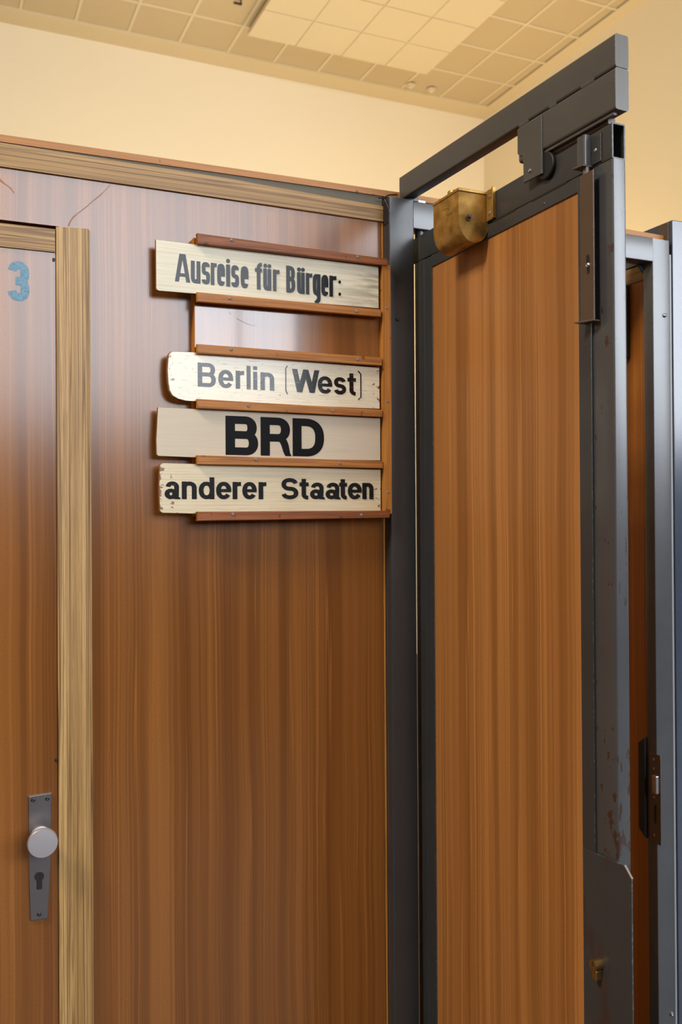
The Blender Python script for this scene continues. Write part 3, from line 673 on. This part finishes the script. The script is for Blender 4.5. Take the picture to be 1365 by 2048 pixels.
# wire twisted round the top of the left post
wire = thing('wire_loop', 'thin dark wire looped over the top of the left steel post', 'wire', (0.91, 1.785, 2.295))
pts = [at(757, 405, 1, 1.789), at(768, 401, 1, 1.788), at(770, 395, 1, 1.786), at(775, 391, 1, 1.786), at(783, 389.5, 1, 1.79), at(795, 389, 1, 1.80)]
bm = bmesh.new(); add_wire(bm, [(p.x, p.y, max(p.z, 2.30)) for p in pts], 0.0014); obj('wire_strand', bm, M['black'], wire, True)
pts = [at(769, 398, 1, 1.7685), at(773, 406, 1, 1.7685), at(778, 417, 1, 1.7685), at(781, 428, 1, 1.7685)]
bm = bmesh.new(); add_wire(bm, pts, 0.0010); obj('wire_strand', bm, M['steel_brown'], wire, True)

# ---------------------------------------------------------------- the open steel gate leaf (perpendicular to the booth front)
XL = 0.979; TW = 0.0265; YH, YE = 1.798, 1.1400; ZT = 2.2235; ZR = 2.1660
leaf = thing('steel_door', 'tall steel-framed door with a wood laminate panel, standing wide open', 'door', (XL+TW/2, 1.79, 0.02))
obj('top_rail', tube((XL, YE, ZR), (1, 0, 0), (0, 0, 1), (0, 1, 0), YH-YE, TW, ZT-ZR, 0.003, 0.0026, True), M['steel'], leaf, True, label='top rail, open hollow tube end')
obj('front_stile', tube((XL, YE-0.0015, 0.02), (1, 0, 0), (0, 1, 0), (0, 0, 1), ZR-0.02-0.0006, TW, 0.053, 0.0035, 0.003, False), M['steel_stile'], leaf, True)
obj('hinge_stile', tube((XL, YH-0.048, 0.02), (1, 0, 0), (0, 1, 0), (0, 0, 1), ZR-0.02-0.0006, TW, 0.048, 0.006, 0.003, False), M['steel'], leaf, True)
obj('bottom_rail', box(XL, XL+TW, YE+0.052, YH-0.049, 0.02, 0.09), M['steel'], leaf)
YP0, YP1, ZP = 1.2215, 1.7140, 2.1385
obj('wood_panel', box(XL+0.0005, XL+0.016, YP0-0.004, YP1+0.004, 0.09, ZP+0.004), M['laminate_leaf'], leaf)
XBd = XL-0.0035
obj('bead', box(XBd, XL+0.010, YE+0.0500, YP0, 0.09, ZR-0.003, 0.0010), M['steel'], leaf)
obj('bead', box(XBd+0.002, XL+0.010, YP1, YH-0.0495, 0.09, ZR-0.003, 0.0012), M['steel'], leaf)
obj('bead', box(XBd+0.001, XL+0.010, YP0+0.0003, YP1-0.0003, ZP, ZR-0.0018, 0.0010), M['steel'], leaf)
for y0, y1 in ((1.665, 1.70), (1.40, 1.475), (1.25, 1.35), (1.50, 1.515)):
    obj('seam_gap', box(XBd+0.0004, XL+0.001, y0, y1, ZR-0.0030, ZR+0.0002), M['gap'], leaf)
q = at(1087, 408, 0, XBd); obj('screw', screw_bm((XBd+0.001, q.y, q.z), (-1, 0, 0), 0.0035, 0.0008), M['steel'], leaf, True)
q = at(1161, 541, 0, XBd); obj('screw', screw_bm((XBd, q.y, q.z), (-1, 0, 0), 0.0035, 0.0006), M['steel'], leaf, True)
# lock plate low on the front stile
XK = XBd-0.002
pa, pb, pc, pd = at(1172, 1699, 0, XK), at(1249.5, 1731.5, 0, XK), at(1264, 1758, 0, XK), at(1267, 2040, 0, XK)
lk = obj('lock_plate', prism([(XK, 1.2180, pa.z), (XK, pb.y, pb.z), (XK, pc.y, pc.z), (XK, pd.y+0.0005, 0.03), (XK, 1.2180, 0.03)], (0.0022, 0, 0)), M['steel_lock'], leaf, label='dark sheet steel lock plate with rust patches')
obj('plate_edge', prism([(XK-0.0004, pb.y+0.0012, pb.z+0.0002), (XK-0.0004, pb.y-0.0002, pb.z+0.0010), (XK-0.0004, pc.y-0.0008, pc.z+0.0002), (XK-0.0004, pc.y+0.0004, pc.z-0.0010)], (0.0034, 0, 0)), M['alu'], lk, label='bare bright corner edge')
cf = at(1186, 1931, 0, XK-0.0150)
bm = bmesh.new(); add_rod(bm, (XK+0.001, cf.y, cf.z), (XK-0.0150, cf.y, cf.z), 0.0090, 28)
obj('lock_cylinder', bm, M['brass'], lk, True, label='round brass lock cylinder')
obj('cylinder_lug', box(XK-0.0130, XK+0.001, cf.y-0.0052, cf.y+0.0052, cf.z-0.0245, cf.z-0.0080, 0.002), M['brass'], lk)
obj('keyhole', box(XK-0.0153, XK-0.0149, cf.y-0.0008, cf.y+0.0008, cf.z-0.001, cf.z+0.0065), M['gap'], lk)
# brown channel bolt and its bracket, high on the front stile
XC = 0.9640
ch = obj('shoot_bolt', box(XC, XC+0.0025, 1.1680, 1.2010, 1.9150, 2.1560, 0.0006), M['steel_brown'], leaf, label='brown oxidised steel strip bolt')
obj('strip_flange', box(XC+0.0026, XBd, 1.1985, 1.2005, 1.9160, 2.1550), M['steel_brown'], ch)
obj('foot_tab', prism([(XC-0.001, 1.1680, 1.9128), (XC-0.012, 1.1960, 1.9128), (XC-0.014, 1.2010, 1.9128), (XBd, 1.2015, 1.9128), (XBd, 1.1690, 1.9128)], (0, 0, 0.0022)), M['steel_brown'], ch)
obj('slot', prism([(XC-0.0003, 1.1860, 2.022), (XC-0.0003, 1.1800, 2.022), (XC-0.0003, 1.1775, 2.012), (XC-0.0003, 1.1785, 1.992), (XC-0.0003, 1.1835, 1.990), (XC-0.0003, 1.1865, 2.006)], (0.001, 0, 0)), M['gap'], ch)
obj('screw', screw_bm((XC, 1.1815, 2.005), (-1, 0, 0), 0.0046, 0.003), M['alu'], ch, True)
XO = 0.9620
bk = obj('bolt_bracket', tube((XO, 1.1860, 2.1700), (1, 0, 0), (0, 1, 0), (0, 0, 1), 0.0490, XL-XO-0.0005, 0.0205, 0.003, 0.002, True), M['steel_worn'], leaf, True)
obj('bracket_wing', box(XL-0.0025, XL-0.0002, 1.1640, 1.1862, 2.1700, 2.2170, 0.0005), M['steel'], bk)
obj('screw', screw_bm((XL-0.0022, 1.1765, 2.1915), (-1, 0, 0), 0.0036, 0.002), M['screw'], bk, True)
obj('foot_tab', prism([(XL-0.001, 1.1855, 2.1672), (XO-0.004, 1.1862, 2.1672), (XO-0.008, 1.2080, 2.1672), (XL-0.001, 1.2080, 2.1672)], (0, 0, 0.0024)), M['steel_brown'], bk)
obj('bolt_nut', rod((0.9700, 1.192, 2.1675), (0.9700, 1.192, 2.1565), 0.0058, 8), M['steel_brown'], bk)
# gilded housing of the door closer
BX = 0.9118; BYF, BYB = 1.4934, 1.5915; BZT, BZB = 2.2215, 2.1265
gd = []
rxh = (XL-BX)/2
gd.append((BX, BZT)); gd.append((BX, BZB+0.045))
for i in range(1, 20):
    t = PI+PI*i/20; gd.append((BX+rxh+rxh*sgnpow(math.cos(t), 0.92), BZB+0.045+0.045*sgnpow(math.sin(t), 0.92)))
gd.append((XL-0.0004, BZB+0.045)); gd.append((XL-0.0004, BZT))
hs = obj('closer_housing', prism([(x, BYF, z) for x, z in gd], (0, BYB-BYF, 0), 0.0012), M['gold'], leaf, True, label='gold-painted metal housing, flat top and rounded bottom')
obj('lid', box(BX-0.0015, XL-0.0006, BYF-0.0015, BYB+0.001, BZT+0.0002, BZT+0.0062, 0.0010), M['gold'], hs)
obj('lid_boss', rod((BX+0.020, 1.545, BZT+0.006), (BX+0.020, 1.545, BZT+0.0185), 0.0125, 20, bev=0.002), M['gold'], hs, True)
obj('lid_boss', rod((BX+0.010, 1.575, BZT+0.006), (BX+0.010, 1.575, BZT+0.0120), 0.006, 12, bev=0.001), M['gold'], hs, True)
for dx, y in ((0.018, 1.541), (0.045, 1.505), (0.005, 1.585)): obj('screw', screw_bm((BX+dx, y, BZT+(0.0186 if dx == 0.018 else 0.006)), (0, 0, 1), 0.0035, 0.002), M['gold'], hs, True)
obj('flange', box(XL-0.0060, XL-0.0003, BYF-0.0225, BYF-0.0006, 2.1690, 2.2290, 0.0010), M['gold'], hs)
obj('flange', box(XL-0.0085, XL-0.0003, BYF-0.0262, BYF-0.0226, 2.1700, 2.2300, 0.0008), M['gold'], hs)
for z in (2.215, 2.183): obj('screw', screw_bm((XL-0.0060, BYF-0.0120, z), (-1, 0, 0), 0.0040, 0.0015), M['screw'], hs, True)
bm = bmesh.new(); sx, sz = 0.9315, 2.172
add_rod(bm, (sx, BYF+0.001, sz), (sx, BYF-0.004, sz), 0.0062, 6); add_rod(bm, (sx, BYF-0.004, sz), (sx-0.001, BYF-0.012, sz+0.001), 0.0032, 10)
obj('screw', bm, M['steel_brown'], hs)
bm = bmesh.new(); ry = [(at(895+9*math.cos(t), 423+6*math.sin(t), 0, BX-0.0004)) for t in [2*PI*i/20 for i in range(21)]]
add_wire(bm, ry, 0.0005, 5); obj('embossed_oval', bm, M['gold'], hs)

# ---------------------------------------------------------------- the beam above the leaf
bd = Vector((0.9760-0.9460, 1.127-1.80, 0)).normalized()       # runs from the post towards the viewer
bs = Vector((-bd.y, bd.x, 0))                                   # sideways, to the right
bo = Vector((0.9460, 1.802, 0)); BL = 0.6750; BW = 0.0275
beam = thing('steel_beam', 'heavy dark steel beam jutting out above the open door', 'beam', (0.96, 1.79, 2.30))
ZJ = 2.3065
obj('upper_tube', tube(bo+Vector((0, 0, ZJ)), bs, (0, 0, 1), bd, BL, BW, 2.3585-ZJ, 0.0035, 0.003, False), M['steel_beam'], beam, True)
l0 = 0.4305
obj('lower_tube', tube(bo+bd*l0+Vector((0, 0, 2.2390)), bs, (0, 0, 1), bd, BL-l0, BW, ZJ-2.2390-0.0012, 0.0045, 0.003, False), M['steel_beam'], beam, True)
for a, b in ((0.431, 0.4580), (0.5150, 0.5340), (0.5960, 0.6270)):
    obj('weld_seam', tube(bo+bd*a+Vector((0, 0, ZJ-0.0040))+bs*(-0.0003), bs, (0, 0, 1), bd, b-a, 0.004, 0.0075, 0.0015, 0.001, False), M['steel_beam'], beam, True)
for a, b in ((0.458, 0.515), (0.534, 0.596), (0.627, BL-0.001)):
    obj('seam_gap', tube(bo+bd*a+Vector((0, 0, ZJ-0.0014))+bs*(0.0007), bs, (0, 0, 1), bd, b-a, BW-0.0016, 0.0022, 0.0004, 0.001, False), M['gap'], beam)
def bpt(s, x, z): return bo+bd*s+bs*x+Vector((0, 0, z))
br = obj('roller_bracket', prism([bpt(l0-0.002, -0.0022, 2.3000), bpt(l0+0.0665, -0.0022, 2.3000), bpt(l0+0.0665, -0.0022, 2.1975), bpt(l0+0.0150, -0.0022, 2.1975), bpt(l0+0.0150, -0.0022, 2.2480), bpt(l0+0.003, -0.0022, 2.2510), bpt(l0-0.002, -0.0022, 2.2560)], bs*0.0040, 0.0008), M['steel_beam'], beam)
q = bpt(l0+0.034, -0.0022, 2.2130); obj('screw', screw_bm(q, -bs, 0.0036, 0.003), M['screw'], br, True)
q0 = bpt(l0+0.0680, 0.0022, 2.2110); bm = bmesh.new(); add_lathe(bm, q0, bs, [(0, 0.0215), (0.0015, 0.0232), (0.0062, 0.0232), (0.0078, 0.0215)], 32); obj('roller', bm, M['black'], br, True, label='black rubber roller')
obj('guide_rod', tube(bpt(l0+0.058, 0.011, 2.2285), bs, (0, 0, 1), bd, 0.158, 0.015, 0.0100, 0.0015, 0.001, False), M['steel_brown'], beam)
obj('guide_rod', tube(bpt(l0+0.058, 0.004, 2.2335), bs, (0, 0, 1), bd, 0.178, 0.006, 0.0052, 0.0010, 0.001, False), M['steel_beam'], beam)

# ---------------------------------------------------------------- right booth behind the opening, and the tall cabinet
XW = 1.665
rb = thing('booth', 'dark orange laminate booth wall seen through the gap behind the open door', 'booth', (1.9, 2.3, 0))
obj('side_wall', box(XW, XW+0.03, 1.8085, 2.80, 0, 2.2040), M['laminate_dim'], rb)
obj('side_trim', box(XW-0.003, XW+0.03, 1.8110, 2.80, 2.2050, 2.2450, 0.001), M['zeb_y'], rb, label='striped light laminate strip')
obj('top_channel', box(XW-0.001, XW+0.03, 1.8115, 2.80, 2.2500, 2.2850), M['steel_worn'], rb)
obj('cover_strip', box(XW-0.020, XW-0.0005, 1.8735, 1.960, 2.012, 2.2040, 0.002), M['black'], rb, label='black cover strip under the striped trim')
cab = thing('steel_cabinet', 'tall pale blue-grey steel casing at the right edge of the picture', 'cabinet', (1.9, 2.0, 0))
bm = bmesh.new(); add_box(bm, 1.7125, 2.40, YF-0.0005, 2.55, 0, 2.3515, 0.0025)
obj('casing', bm, M['steel_blue'], cab)
obj('corner_angle', box(1.7100, 1.7122, YF+0.012, YF+0.045, 0, 2.3495, 0.0005), M['steel_brown'], cab)
